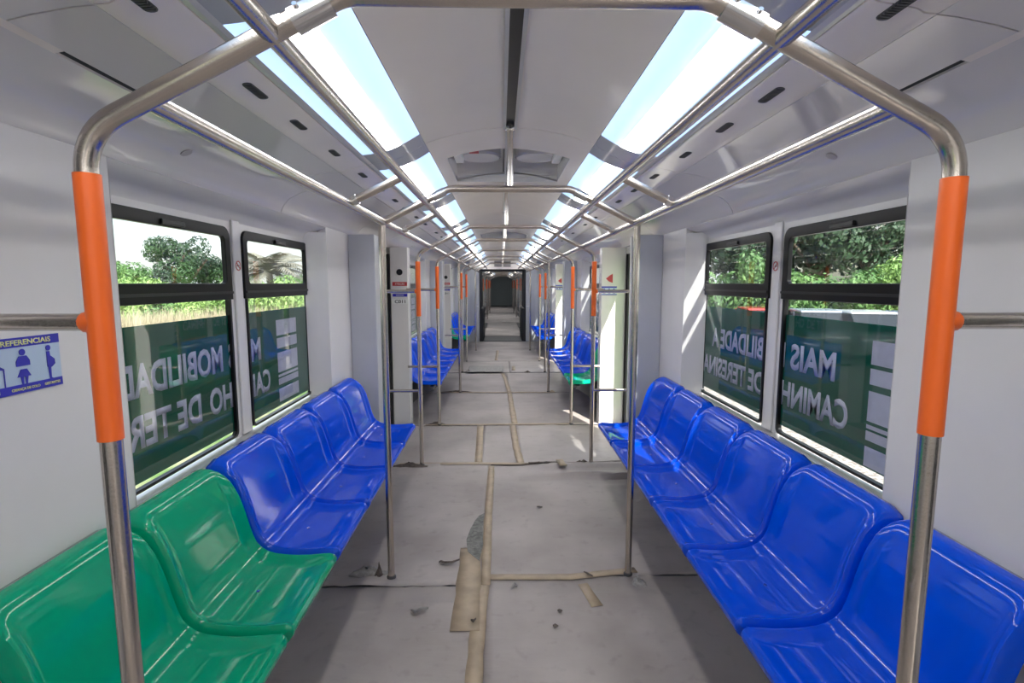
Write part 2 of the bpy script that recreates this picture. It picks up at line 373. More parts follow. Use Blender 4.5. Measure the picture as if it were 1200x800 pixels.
# ---- side walls
wl = empty('wall_left'); wr = empty('wall_right')
tag(wl, 'white side wall of the train on the left with window recesses and a closed door', 'wall', kind='structure')
tag(wr, 'white side wall of the train on the right with window recesses and an open door', 'wall', kind='structure')
def wall_bay(par, s, b, first=False):
    pz0 = .70 if b == 0 else .85
    def bx(m, x0, x1, y0, y1, z0, z1): return m.box(s*x0, s*x1, b+y0, b+y1, z0, z1)
    bx(MB(), 1.2, 1.345, pz0+.136, 1.58, 0, 1.872).build('wall_panel', MT['white'], par, bevel=.004)
    bx(MB(), 1.2, 1.25, 3.47, 4.10, 0, 1.872).build('wall_panel', MT['white'], par, bevel=.004)
    bx(MB(), 1.32, 1.345, pz0, pz0+.134, 0, 1.872).build('outer_panel', MT['white'], par)
    bx(MB(), 1.32, 1.345, 3.47, 4.10, 0, 1.872).build('outer_panel', MT['white'], par)
    bx(MB(), 1.0, 1.199, 3.95, 4.10, 0, 1.868).build('partition', MT['grey'], par, bevel=.006)
    pz = (.70, .82) if b == 0 else (.85, .985)
    bx(MB(), 1.0, 1.252 if (s > 0 or b <= 0) else 1.182, pz[0], pz[1], 0, 1.868).build('partition', MT['white'], par, bevel=.006)
    bx(MB(), .985, 1.0, 4.085, 4.112, 0, 1.868).build('partition_edge', MT['signwhite'], par, bevel=.004)
    bx(MB(), 1.2, 1.345, 1.58, 3.47, 0, .715).build('lower_panel', MT['white'], par)
    MB().prism([(s*x, z) for x, z in ((1.2, .715), (1.2, .765), (1.215, .775), (1.235, .772), (1.24, .757), (1.345, .748), (1.345, .715))], b+1.581, b+3.469).build('sill', MT['alu'], par)
    # upper slope down to window plane
    MB().prism([(s*x, z) for x, z in ((1.2, 1.868), (1.235, 1.852), (1.29, 1.836), (1.322, 1.815), (1.33, 1.79), (1.345, 1.79), (1.345, 1.88), (1.21, 1.88))], b+1.58, b+3.47).build('upper_panel', MT['white'], par, smooth=True)
    # surround plate of the two windows
    m = MB(); W = [(1.64, 2.46), (2.61, 3.43)]
    for y0, y1 in ((1.58, 1.64), (2.46, 2.61), (3.43, 3.47)): bx(m, 1.33, 1.345, y0, y1, .748, 1.79)
    for y0, y1 in W: bx(m, 1.33, 1.345, y0, y1, 1.745, 1.79)
    m.build('window_surround', MT['white'], par)
    # pillar rib between the windows and rounded reveals
    MB().prism([], 0, 0) if False else None
    bx(MB(), 1.318, 1.33, 2.50, 2.57, .755, 1.80).build('pillar_rib', MT['white'], par, bevel=.005)
    for yy, d in ((3.47, -1), (1.58, 1)):
        pr = [(1.33, yy+d*.06), (1.3, yy+d*.052), (1.26, yy+d*.03), (1.225, yy+d*.01), (1.2, yy), (1.2, yy-d*.0), (1.33, yy)]
        MB().poly([(s*x, b+y, .75) for x, y in pr], (0, 0, 1.085)).build('reveal', MT['white'], par, smooth=True)
for s, par in ((-1, wl), (1, wr)):
    for b in [-4.475]+BAYS: wall_bay(par, s, b)
    m = MB().box(s*1.2, s*1.345, 13.05-.02, CAR1_END, 0, 1.872); m.build('wall_panel', MT['white'], par)
    for b in [-4.475]+BAYS[:2]+[8.95]:     # door headers
        MB().box(s*1.2, s*1.345, b+4.10, min(b+5.325, CAR1_END), 1.868, 1.90).build('door_header', MT['white'], par)
        MB().box(s*1.25, s*1.345, b+4.10, min(b+5.325, CAR1_END), 1.80, 1.868).build('door_header', MT['black'] if s < 0 else MT['white'], par)
        MB().box(s*1.2, s*1.30, b+4.10, min(b+5.325, CAR1_END), 0.0, .012).build('door_threshold', MT['alu'], par)
# windows
wn = [0]
def window(s, b, y0, y1, label, detailed=True):
    wn[0] += 1; o = empty('window_%d' % wn[0], (0, 0, 0)); tag(o, label, 'window', kind='structure')
    X = s*1.318; off = (s*.022, 0, 0)
    a0, a1 = b+y0, b+y1
    out_ = [(X, y, z) for y, z in rrect(a0-.015, a1+.015, 1.425, 1.762, .05, 5, (0, 0, 1, 1))]
    inn_ = [(X, y, z) for y, z in rrect(a0+.03, a1-.03, 1.50, 1.715, .022, 5, (1, 1, 1, 1))]
    MB().ring(out_, inn_, off).build('upper_frame', MT['blackgloss'], o, bevel=.003)
    out_ = [(X+s*.004, y, z) for y, z in rrect(a0-.002, a1+.002, .762, 1.426, .03, 5, (1, 1, 0, 0))]
    inn_ = [(X+s*.004, y, z) for y, z in rrect(a0+.014, a1-.014, .774, 1.424, .02, 5, (1, 1, 0, 0))]
    MB().ring(out_, inn_, off).build('lower_frame', MT['blackgloss'], o)
    MB().box(X-s*.006, X, a0-.01, a1+.01, 1.452, 1.463).build('frame_rib', MT['black'], o)
    MB().box(X-s*.010, X, (a0+a1)/2-.07, (a0+a1)/2+.07, 1.722, 1.742).build('latch', MT['black'], o, bevel=.003)
    MB().box(s*1.333, s*1.3335, a0+.03, a1-.03, 1.50, 1.715).build('upper_pane', MT['glass'], o)
    MB().box(s*1.333, s*1.3335, a0+.012, a1-.012, .77, 1.43).build('lower_pane', MT['glass'], o)
    fz = .790 if s < 0 else .806
    MB().box(s*1.337, s*1.3375, a0+.0, a1-.0, fz, 1.35).build('window_film', MT['film'], o)
    return o
side_nm = {-1: 'left', 1: 'right'}
for s in (-1, 1):
    for k, b in enumerate([-4.475]+BAYS):
        for j, (y0, y1) in enumerate(((1.64, 2.46), (2.61, 3.43))):
            if k == 0 and j == 0: continue
            bay = ['bay behind the camera', 'nearest bay', 'middle bay', 'far bay'][k]
            window(s, b, y0, y1, '%s black-framed window in the %s wall of the %s, with green film' % (('near', 'far')[j], side_nm[s], bay))
# vinyl writing on the outside of the body, mirrored as seen from inside
for s, par in ((-1, wl), (1, wr)):
    for b in ((0, 4.475) if s < 0 else (0, 4.475)):
        d = (0, -1, 0) if s < 0 else (0, 1, 0); X = s*1.3362
        def Y(v): return b + (v if s > 0 else 4.82-v)       # v = position counted as on the right side
        rows = [('MAIS', 2.06 if s > 0 else 2.06, 1.10, .33), ('MOBILIDADE A', 2.44, 1.10, .86), ('CAMINHO', 1.965, .915, .60), ('DE TERESINA', 2.63, .915, .80)]
        for t, v, z, wd in rows:
            text_mesh(t, MT['letter'], .118, wd, bold=.034, right=d, pos=(X, Y(v), z), parent=par, ext=.0006)
        for z0, z1 in ((1.20, 1.29), (1.125, 1.185), (.985, 1.10), (.957, .972), (.912, .948), (.812, .888)):
            MB().box(X-.0003, X+.0003, Y(1.575), Y(1.86), z0, z1).build('vinyl_stripe', MT['letter'], par)
# round no-smoking stickers between the windows
for s, par in ((-1, wl), (1, wr)):
    for b in (0, 4.475):
        X = s*1.317; y = b+2.535; z = 1.585
        circ = lambda r: [(X, y+r*math.cos(t), z+r*math.sin(t)) for t in [2*PI*i/20 for i in range(20)]]
        MB().poly(circ(.024), (s*.001, 0, 0)).build('no_smoking_sticker', MT['signwhite'], par)
        m = MB().ring(circ(.024), circ(.019), (-s*.001, 0, 0))
        m.poly([(X, y-.016, z+.012), (X, y-.012, z+.016), (X, y+.016, z-.012), (X, y+.012, z-.016)], (-s*.001, 0, 0))
        m.build('no_smoking_ring', MT['signred'], par)
        MB().box(X-s*.0008, X, y-.012, y+.010, z-.003, z+.003).build('cigarette_mark', MT['black'], par)
# doors
def leaf(o, s, y0, y1, pane='glass', X=1.275, z1=1.80, st=.05):
    o_ = [(s*X, y, z) for y, z in rrect(y0, y1, .015, z1, .01, 2)]
    i_ = [(s*X, y, z) for y, z in rrect(y0+.05, y1-st, .65 if st < .06 else .12, z1-.06, .04, 2)]
    MB().ring(o_, i_, (s*.03, 0, 0)).build('leaf_frame', MT['grey'] if pane == 'carglass' else MT['grille'], o)
    MB().box(s*(X+.012), s*(X+.016), y0+.04, y1-st+.01, .6 if st < .06 else .1, z1-.05).build('pane', MT[pane], o)
    i2 = [(s*(X-.004), y, z) for y, z in rrect(y0+.05, y1-st, .65 if st < .06 else .12, z1-.06, .04, 2)]
    i3 = [(s*(X-.004), y, z) for y, z in rrect(y0+.062, y1-st-.012, .662 if st < .06 else .132, z1-.072, .03, 2)]
    MB().ring(i2, i3, (s*.01, 0, 0)).build('pane_gasket', MT['black'], o)
    MB().box(s*(X-.006), s*(X+.036), y1-.012 if y0 < 0 else y0-.012, y0 if y0 >= 0 else y1, .015, z1).build('edge_seal', MT['black'], o)
dn = [0]
for k, b in enumerate([-4.475]+BAYS):
    for s in (-1, 1):
        if b > 8.9: continue
        dn[0] += 1; o = empty('door_%d' % dn[0]); where = ['behind the camera', 'after the nearest bay', 'after the middle bay'][k]
        y0, y1 = b+4.10, b+5.325
        if s < 0 or k == 0:
            tag(o, 'closed grey double door in the %s wall %s' % (side_nm[s], where), 'door', kind='structure')
            leaf(o, s, y0, (y0+y1)/2-.006, 'carglass'); leaf(o, s, (y0+y1)/2+.006, y1, 'carglass')
            MB().box(s*1.186, s*1.262, y1-.02, y1+.05, .0, 1.8).build('door_jamb', MT['black'], o)
        else:
            tag(o, 'open sliding door in the right wall %s, sun coming in' % where, 'door', kind='structure')
            leaf(o, s, y1-.30, y1+.02, 'greenfilm', X=1.266, st=.10)
            MB().box(s*1.254, s*1.264, y1-.012, y1+.02, .0, 1.8).build('door_jamb', MT['black'], o)
# signs on the partitions that face the camera
for s, par in ((-1, wl), (1, wr)):
    for b in (4.475, 8.95):
        yf = b+.85-.0015; cx = s*1.085
        m = MB(); m.tube([(cx-s*.0, yf+.002, 1.615), (cx, yf-.004, 1.615)], .032, 20); 
        if s < 0: m.build('round_speaker', MT['black'], par, smooth=True)
        if s < 0:
            MB().box(cx-.075, cx+.075, yf-.001, yf+.001, 1.475, 1.515).build('red_sign', MT['signred'], par)
            text_mesh('ATENÇÃO', MT['signwhite'], .020, .10, right=(1, 0, 0), pos=(cx-.05, yf-.002, 1.485), parent=par, bold=.01)
            MB().box(cx-.075, cx+.075, yf-.001, yf+.001, 1.365, 1.395).build('blue_sign', MT['signblue'], par)
            text_mesh('SAÍDA', MT['signwhite'], .014, .08, right=(1, 0, 0), pos=(cx-.04, yf-.002, 1.373), parent=par, bold=.01)
            MB().box(cx-.085, cx+.085, yf-.001, yf+.001, 1.29, 1.34).build('number_plate', MT['signwhite'], par)
            text_mesh('C011', MT['black'], .034, .11, right=(1, 0, 0), pos=(cx-.055, yf-.002, 1.298), parent=par, bold=.02)
        else:
            MB().poly([(cx-.04, yf-.001, 1.55), (cx-.005, yf-.001, 1.58), (cx+.03, yf-.001, 1.60), (cx+.03, yf-.001, 1.505), (cx-.01, yf-.001, 1.52)], (0, .002, 0)).build('red_sticker', MT['signred'], par)
            MB().box(cx-.085, cx+.075, yf-.001, yf+.001, 1.38, 1.47).build('notice_sign', MT['signpale'], par)
            MB().box(cx-.085, cx+.075, yf-.002, yf, 1.455, 1.47).box(cx-.085, cx+.075, yf-.002, yf, 1.38, 1.388).build('notice_band', MT['signblue'], par)
            for q in range(3):
                xx = cx-.055+q*.05
                MB().tube([(xx, yf-.002, 1.442), (xx, yf, 1.442)], .007, 10).poly([(xx-.009, yf-.002, 1.433), (xx+.009, yf-.002, 1.433), (xx+.012, yf-.002, 1.395), (xx-.012, yf-.002, 1.395)], (0, .002, 0)).build('notice_figure', MT['signblue'], par)
# end wall of the first carriage with gangway opening
we = empty('wall_front', (0, 13.2, 0)); tag(we, 'grey end wall of the first carriage around the open gangway', 'wall', kind='structure')
def loc(m, name, mt, bevel=0):
    m.v = [(x, y-13.2, z) for x, y, z in m.v]; return m.build(name, MT[mt], we, bevel=bevel)
for s in (-1, 1):
    loc(MB().box(s*.86, s*1.345, 13.2, 13.26, 0, 2.2), 'end_panel', 'grey')
    loc(MB().box(s*.60, s*.855, 13.2, 13.26, 0, 1.86), 'end_panel', 'grey')
    loc(MB().box(s*.60, s*.70, 13.13, 13.2, 0, .92), 'end_kick_panel', 'grey', .01)
loc(MB().box(-.858, .858, 13.2, 13.26, 1.862, 2.39), 'header_panel', 'ceil')
for z in (1.93, 1.98, 2.025, 2.07):
    for s in (-1, 1): loc(MB().box(s*.02, s*.21, 13.19, 13.2, z, z+.028), 'header_vent', 'black')
gw = empty('gangway', (0, 13.26, 0)); tag(gw, 'black rubber gangway bellows joining the two carriages', 'gangway', kind='structure')
for i in range(9):
    y = .05+i*.14; r = .03
    m = MB()
    for s in (-1, 1): m.box(s*.555, s*.72, y, y+.10, .85, 1.88).box(s*.50, s*.72, y, y+.10, 0, .86)
    m.box(-.72, .72, y, y+.10, 1.83, 1.94); m.build('bellows_fold', MT['bellows'], gw, bevel=.02)
MB().box(-.74, .74, 0, 1.3, 1.95, 1.97).box(-.76, -.73, 0, 1.3, -.0, 1.96).box(.73, .76, 0, 1.3, 0, 1.96).build('bellows_cover', MT['bellows'], gw)
MB().box(-.49, .49, .02, 1.26, .001, .01).build('floor_plate', MT['floor'], gw)
# second carriage shell, seen only through the gangway
c2 = MB().box(-1.3, 1.3, CAR2_START, CAR2_END, 2.40, 2.44); c2o = c2.build('ceiling.001', MT['dark']); tag(c2o, 'ceiling of the second carriage beyond the gangway', 'ceiling', kind='structure')
for i in range(6):
    a = CAR2_START+i*3.34; b = a+3.33
    ceiling_section(c2o, a, b, False, lamps=i in (0, 2, 4))
    if i not in (0, 2, 4):
        for s in (-1, 1): strip(LIGHT, a+.15, b-.16, s).build('unlit_diffuser', MT['plastic_clear'], c2o, smooth=True)
    for s in (-1, 1): strip(COVE, a, b, s).build('cove_panel', MT['gloss'], c2o, smooth=True)
for s in (-1, 1):
    nm = 'wall_left' if s < 0 else 'wall_right'
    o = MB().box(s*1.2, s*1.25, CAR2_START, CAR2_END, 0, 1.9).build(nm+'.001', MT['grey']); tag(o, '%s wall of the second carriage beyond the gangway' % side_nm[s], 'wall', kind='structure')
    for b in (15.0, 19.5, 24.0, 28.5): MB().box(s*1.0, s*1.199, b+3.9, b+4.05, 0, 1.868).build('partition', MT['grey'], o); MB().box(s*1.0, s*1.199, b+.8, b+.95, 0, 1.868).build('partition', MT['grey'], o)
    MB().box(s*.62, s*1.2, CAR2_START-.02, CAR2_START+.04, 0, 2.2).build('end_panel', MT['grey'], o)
wb = MB().box(-1.25, 1.25, CAR2_END, CAR2_END+.05, 0, 2.3).build('wall_back', MT['farwall']); tag(wb, 'dim grey end wall at the far end of the second carriage', 'wall', kind='structure')
m = MB().box(-.45, .45, CAR2_END-.03, CAR2_END, .02, 1.85).build('door_leaf', MT['farwall'], wb, bevel=.01)
MB().box(-.75, .35, CAR2_END-.9, CAR2_END-.75, 0, .04).build('threshold_ramp', MT['black'], wb)
wk = MB().box(-1.36, 1.36, -3.25, -3.2, 0, 2.4).build('wall_rear', MT['white']); tag(wk, 'white end wall behind the camera', 'wall', kind='structure')

# ================================================================ HANDRAILS
R_T = .0165
def hoop(y, kind, label, name='grab_hoop'):
    o = empty(name, (0, y, 0)); tag(o, label, 'grab hoop', 'steel hoops over the aisle')
    if kind == 'arch':
        pts = [(-.70, 0, .012), (-.70, 0, 1.735), (-.285, 0, 1.943), (.285, 0, 1.943), (.70, 0, 1.735), (.70, 0, .012)]; fl = fillet(pts, {1: .10, 2: .09, 3: .09, 4: .10})
    else:
        pts = [(-.608, 0, .012), (-.608, 0, 1.784), (-.285, 0, 1.943), (.285, 0, 1.943), (.608, 0, 1.784), (.608, 0, .012)]; fl = fillet(pts, {1: .014, 2: .09, 3: .09, 4: .014}, 4)
    MB().tube(fl, R_T, 14).build('tube', MT['steel'], o, smooth=True)
    X = .70 if kind == 'arch' else .608
    for s in (-1, 1):
        MB().tube([(s*X, 0, 0.001), (s*X, 0, .014), (s*X, 0, .02)], [.023, .023, .018], 16).build('foot_flange', MT['grille'], o, smooth=True)
        a = Vector((s*.365, 0, 1.902)); d = Vector((-s*.415, 0, .208)).normalized()
        MB().tube([a, a+d*.065], .0205, 14).tube([a+d*.012+Vector((0, -.019, .008)), a+d*.012+Vector((0, -.024, .01))], .004, 8).tube([a+d*.05+Vector((0, -.019, .008)), a+d*.05+Vector((0, -.024, .01))], .004, 8).build('clamp', MT['clamp'], o, smooth=True)
        if kind == 'arch':
            MB().tube([(s*.70, 0, 1.24), (s*.70, 0, 1.672)], .0190, 18).build('orange_sleeve', MT['orange'], o, smooth=True)
            sp = 1 if y in SIDE_ALL else 1
            MB().tube([(s*.715, 0, 1.437), (s*1.02, 0, 1.437)], .0140, 12).build('side_bar', MT['steel'], o, smooth=True)
            MB().tube([(s*.712, 0, .634), (s*1.02, 0, .634)], .0125, 12).build('side_bar', MT['steel'], o, smooth=True)
            MB().tube([(s*.705, 0, 1.437), (s*.724, 0, 1.437), (s*.732, 0, 1.437)], [.017, .017, .011], 14).build('joint_cap', MT['orange'], o, smooth=True)
    MB().tube([(0, 0, 1.955), (0, 0, 2.228)], .0135, 12).build('hanger', MT['steel'], o, smooth=True)
    MB().tube([(0, 0, 2.208), (0, 0, 2.222)], .024, 12).build('hanger_cap', MT['clamp'], o, smooth=True)
    return o
SIDE_ALL = ()
hl = [(.85, 'arch', 'nearest steel hoop with orange sleeves, framing the whole view'),
      (2.48, 'pole', 'steel hoop on two plain poles in the middle of the nearest bay'),
      (4.10, 'arch', 'steel hoop with orange sleeves just before the nearest doors'),
      (5.325, 'arch', 'steel hoop with orange sleeves just after the nearest doors'),
      (6.955, 'pole', 'steel hoop on plain poles in the middle of the second bay'),
      (8.575, 'arch', 'steel hoop with orange sleeves before the second pair of doors'),
      (9.80, 'arch', 'steel hoop with orange sleeves after the second pair of doors'),
      (11.43, 'pole', 'steel hoop on plain poles in the last bay before the gangway')]
protos = {}
for y, k, lb in hl:
    if k not in protos: o = hoop(y, k, lb); protos[k] = o
    else: o = copy_tree(protos[k]); o.location = (0, y, 0); o['label'] = lb
for i, (y, k) in enumerate([(15.8, 'arch'), (17.4, 'pole'), (19.05, 'arch'), (20.3, 'arch'), (21.9, 'pole'), (23.5, 'arch'), (24.8, 'arch'), (26.4, 'pole'), (28.0, 'arch'), (29.3, 'arch'), (32.5, 'arch')]):
    o = copy_tree(protos[k]); o.location = (0, y, 0); o['label'] = 'steel hoop in the second carriage, %s beyond the black gangway' % ORD[i]
for s in (-1, 1):
    nm = side_nm[s]
    o = empty('ceiling_rail', (s*.40, 0, 1.885)); tag(o, 'long upper steel rail below the %s row of lamps' % nm, 'handrail')
    MB().tube([(0, -2.8, 0), (0, 2.5, 0), (0, 13.15, 0)], .0165, 14).build('tube', MT['steel'], o, smooth=True)
    o = empty('ceiling_rail', (s*.60, 0, 1.787)); tag(o, 'long lower steel rail on the %s above the seats, with cross rungs' % nm, 'handrail')
    MB().tube([(0, .85, 0), (0, 13.15, 0)], .0165, 14).build('tube', MT['steel'], o, smooth=True)
    for b in BAYS:
        for y in (1.92, 2.92):
            MB().tube([(-s*.012, b+y, .008), (-s*.193, b+y, .095)], .015, 12).build('rung', MT['steel'], o, smooth=True)
            MB().tube([(-s*.018, b+y, .010), (-s*.034, b+y, .0185)], .0185, 12).build('rung_collar', MT['clamp'], o, smooth=True)
    o = empty('ceiling_rail', (s*.50, 24.5, 1.84)); tag(o, 'steel rail pair along the %s of the second carriage ceiling' % nm, 'handrail')
    MB().tube([(-s*.1, -9.9, .045), (-s*.1, 9.9, .045)], .0165, 10).build('upper_tube', MT['steel'], o, smooth=True)
    MB().tube([(s*.1, -9.9, -.053), (s*.1, 9.9, -.053)], .0165, 10).build('lower_tube', MT['steel'], o, smooth=True)

# ================================================================ SEATS
PROF = [(.715, .385), (.700, .400), (.690, .418), (.688, .434), (.695, .446), (.712, .452), (.74, .451), (.79, .447), (.84, .446), (.885, .449), (.925, .455), (.955, .465), (.980, .482), (.998, .505), (1.010, .535),
        (1.020, .57), (1.030, .61), (1.041, .65), (1.053, .69), (1.066, .725), (1.081, .757), (1.098, .782), (1.118, .800), (1.142, .811), (1.168, .813), (1.188, .808)]
def seat_mesh(mt):
    n = len(PROF); P = [Vector((x, z)) for x, z in PROF]; N = []
    for i in range(n):
        t = (P[min(i+1, n-1)]-P[max(i-1, 0)]).normalized(); N.append(Vector((-t.y, t.x)))
    us = [0, .008, .018, .03, .045, .06, .08, .105, .135, .17, .22, .29, .37, .45]; us = us + [.5] + [1-u for u in reversed(us)]
    cum = [0]
    for i in range(1, n): cum.append(cum[-1]+(P[i]-P[i-1]).length)
    tot = cum[-1]
    def sm(a, b, x): t = max(0, min(1, (x-a)/(b-a))); return t*t*(3-2*t)
    rows = []; W = .463
    for u in us:
        row = []; e = min(u, 1-u)
        for i in range(n):
            v = cum[i]/tot
            groove = -.034*(1-sm(0, .042, e))                       # rolled side edges
            dish = -.020*sm(.05, .13, e)*sm(.06, .16, v)*(1-sm(.84, .95, v))
            rim = .003*math.exp(-((e-.05)/.02)**2)
            p = P[i] + N[i]*(groove+dish+rim)
            z = p.y; x = p.x
            # rounded upper corners and front corners
            top = sm(.70, 1, v); z -= .035*top*(1-sm(0, .17, e))**2; x += .012*top*(1-sm(0, .15, e))**2
            fr = 1-sm(0, .14, v); x += .016*fr*(1-sm(0, .11, e))**2
            row.append((x, (u-.5)*W, z))
        rows.append(row)
    return MB().sheet(rows)
def seat_obj(mt):
    o = empty('seat'); m = seat_mesh(mt)
    sh = m.build('shell', MT[mt], o, smooth=True, solid=.006)
    sh.modifiers[0].offset = -1
    me = sh.data
    MB().tube([(.895, -.0, .414), (.895, 0, .4335)], .0065, 10).build('screw', MT['clamp'], o, smooth=True)
    return o
SP = {}
def place_seat(s, y, colour, label, group, simple=False):
    if colour not in SP: o = seat_obj(colour); SP[colour] = o
    else:
        if simple:
            o = SP[colour].copy(); COL.objects.link(o)
            c = SP[colour].children[0].copy(); COL.objects.link(c); c.parent = o
        else: o = copy_tree(SP[colour])
    o.location = (0, y, 0)
    o.rotation_euler = (0, 0, 0 if s > 0 else PI)
    tag(o, label, 'seat', group)
PITCH = .465
cols = {(-1, 0): ['green', 'green', 'blue', 'blue', 'blue', 'blue'], (1, 0): ['blue']*6,
        (-1, 1): ['blue']*6, (1, 1): ['green', 'blue', 'blue', 'blue', 'blue', 'blue'],
        (-1, 2): ['green', 'blue', 'blue', 'blue', 'blue', 'blue'], (1, 2): ['blue']*6}
bayn = ['nearest', 'second', 'third']
for k, b in enumerate(BAYS):
    for s in (-1, 1):
        for i in range(6):
            y = b+1.0+PITCH*(i+.5)
            lb = '%s glossy plastic seat, %s from the camera end of the %s %s bench' % (cols[(s, k)][i], ORD[i], bayn[k], side_nm[s])
            place_seat(s, y, cols[(s, k)][i], lb, '%s %s bench seats' % (bayn[k], side_nm[s]))
        o = empty('bench_frame', (s*.95, b+2.395, 0)); tag(o, 'grey steel frame carrying the %s %s bench above the floor' % (bayn[k], side_nm[s]), 'bench frame', 'bench frames')
        MB().box(-.17, -.13, -1.37, 1.37, .345, .385).build('front_beam', MT['under'], o)
        MB().box(.13, .17, -1.37, 1.37, .345, .385).build('rear_beam', MT['under'], o)
        for yy in (-1.15, -.4, .4, 1.15):
            MB().poly([(-s*.2, yy, .385), (s*.248, yy, .385), (s*.248, yy, .10), (s*.20, yy, .10), (-s*.2, yy, .35)], (0, .025, 0)).build('bracket', MT['under'], o)
# second carriage
for k, b in enumerate((15.9, 20.4, 24.9)):
    for s in (-1, 1):
        for i in range(6):
            c = 'green' if (i == 0 and s > 0 and k == 0) else 'blue'
            place_seat(s, b+.15+PITCH*(i+.5), c, '%s seat in the second carriage, %s of the %s %s bench beyond the gangway' % (c, ORD[i], bayn[k].replace('nearest', 'first'), side_nm[s]), 'second carriage seats', True)
# the seats of the bay behind the arch, cut off at the frame's lower corners
# lamp labels
for s in ('left', 'right'):
    L = [(lm, y) for lm, sd_, y in LAMPS if sd_ == s]; L.sort(key=lambda t: t[1])
    for i, (lm, y) in enumerate(L):
        del lm['side']
        if y < -.4: lb = 'lit ceiling lamp diffuser of the %s row, behind the camera' % s
        elif y < .6: lb = 'lit ceiling lamp diffuser of the %s row, overhead above the camera' % s
        elif y < 14: lb = 'lit curved ceiling lamp, %s from the camera in the %s row' % (ORD[i-2], s)
        else: lb = 'lit ceiling lamp of the %s row in the second carriage, %s beyond the gangway' % (s, ORD[i-10])
        tag(lm, lb, 'lamp', 'ceiling lamps')

# ================================================================ SIGN on the near left panel
sg = MB().box(-1.1995, -1.1975, .95, 1.351, 1.238, 1.372).build('priority_seat_sign', MT['signpale'], None)
tag(sg, 'blue and white priority seating sign on the near left wall panel', 'sign')
MB().box(-1.198, -1.1965, .95, 1.351, 1.349, 1.372).build('header_band', MT['signblue'], sg)
MB().box(-1.198, -1.1965, .95, 1.351, 1.238, 1.259).build('footer_band', MT['signblue'], sg)
text_mesh('ASSENTOS PREFERENCIAIS', MT['signyellow'], .013, .25, right=(0, 1, 0), pos=(-1.196, 1.075, 1.354), parent=sg, bold=.02)
for t, y in (('DEFICIENTES', 1.06), ('IDOSOS', 1.165), ('CRIANÇA DE COLO', 1.247), ('GESTANTES', 1.320)):
    text_mesh(t, MT['signyellow'], .0065, {'GESTANTES': .045, 'IDOSOS': .032}.get(t, .075), right=(0, 1, 0), pos=(-1.196, y, 1.245), parent=sg, bold=.02, align='C')
def fig(parts, y, name):
    m = MB()
    for p in parts:
        if p[0] == 'c':
            m.poly([(-1.1965, y+p[1]+p[3]*math.cos(2*PI*i/14), p[2]+p[3]*math.sin(2*PI*i/14)) for i in range(14)], (.001, 0, 0))
        else: m.poly([(-1.1965, y+a, z) for a, z in p[1]], (.001, 0, 0))
    m.build(name, MT['signblue'], sg)
fig([('c', 0, 1.336, .008), ('p', [(-.010, 1.327), (.010, 1.327), (.018, 1.315), (.018, 1.303), (-.018, 1.303), (-.018, 1.315)]), ('p', [(-.008, 1.295), (.008, 1.295), (.018, 1.277), (-.018, 1.277)]), ('p', [(-.010, 1.277), (-.002, 1.277), (-.003, 1.259), (-.007, 1.259)]), ('p', [(.002, 1.277), (.010, 1.277), (.007, 1.259), (.003, 1.259)])], 1.245, 'figure_with_baby')
fig([('c', 0, 1.338, .007), ('p', [(-.006, 1.329), (.003, 1.329), (.004, 1.318), (.016, 1.308), (.017, 1.296), (.006, 1.288), (-.006, 1.290)]), ('p', [(-.004, 1.290), (.004, 1.290), (.003, 1.262), (.008, 1.259), (-.002, 1.259)])], 1.316, 'pregnant_figure')
fig([('c', 0, 1.332, .008), ('p', [(-.014, 1.322), (0, 1.325), (.010, 1.312), (.024, 1.303), (.023, 1.299), (.006, 1.303), (.002, 1.29), (.004, 1.26), (-.004, 1.26), (-.012, 1.29)]), ('p', [(.022, 1.303), (.0245, 1.303), (.0245, 1.259), (.022, 1.259)])], 1.172, 'figure_with_stick')
fig([('c', 0, 1.334, .008), ('p', [(-.004, 1.325), (.004, 1.325), (.008, 1.298), (.024, 1.298), (.028, 1.266), (.022, 1.266), (.018, 1.290), (-.004, 1.290)]), ('c', .004, 1.278, .015)], 1.07, 'wheelchair_figure')

# ================================================================ FLOOR PAPER
def sheet(x0, x1, y0, y1, label, fn=None, z=.0025, nx=24, ny=28, name='floor_paper', jag=.008, m='paper', cat='paper'):
    rnd = random.Random(label); ph = rnd.random()*9
    rows = []
    for i in range(ny+1):
        row = []
        for j in range(nx+1):
            x = x0+(x1-x0)*j/nx; y = y0+(y1-y0)*i/ny
            if j in (0, nx): x += rnd.uniform(-jag, jag)*.4
            if i in (0, ny): y += rnd.uniform(-jag, jag)
            ew = .0022*(math.sin(x*5+ph)*math.sin(y*3.1+ph*2)+.6*math.sin(y*11+x*2+ph)*math.sin(x*1.7))
            zz = z+max(0, .0016+ew*.7)
            if fn: zz += fn(x, y)
            row.append((x, y, zz))
        rows.append(row)
    o = MB().sheet(rows).build(name, MT[m], None, smooth=True, solid=.0008)
    tag(o, label, cat, 'kraft paper sheets taped over the floor'); return o
g = lambda t, w: math.exp(-(t/w)**2)
sheet(-1.18, -.13, -3, 2.40, 'kraft paper sheet on the floor at the near left, under the green seats')
sheet(-.13, 1.18, -3, 2.47, 'kraft paper sheet on the floor at the near right, under the blue seats', lambda x, y: .012*g(x-.62-.05*math.sin(y), .06)*max(0, 1-abs(y-1.9)/1.2))
sheet(-1.18, -.13, 2.405, 4.13, 'kraft paper sheet left of the long tape, between the plain poles and the doors', lambda x, y: .010*max(0, g(y-4.1, .05)*(x < -.55)) + .012*g(y-2.42, .04)*g(x+.75, .15))
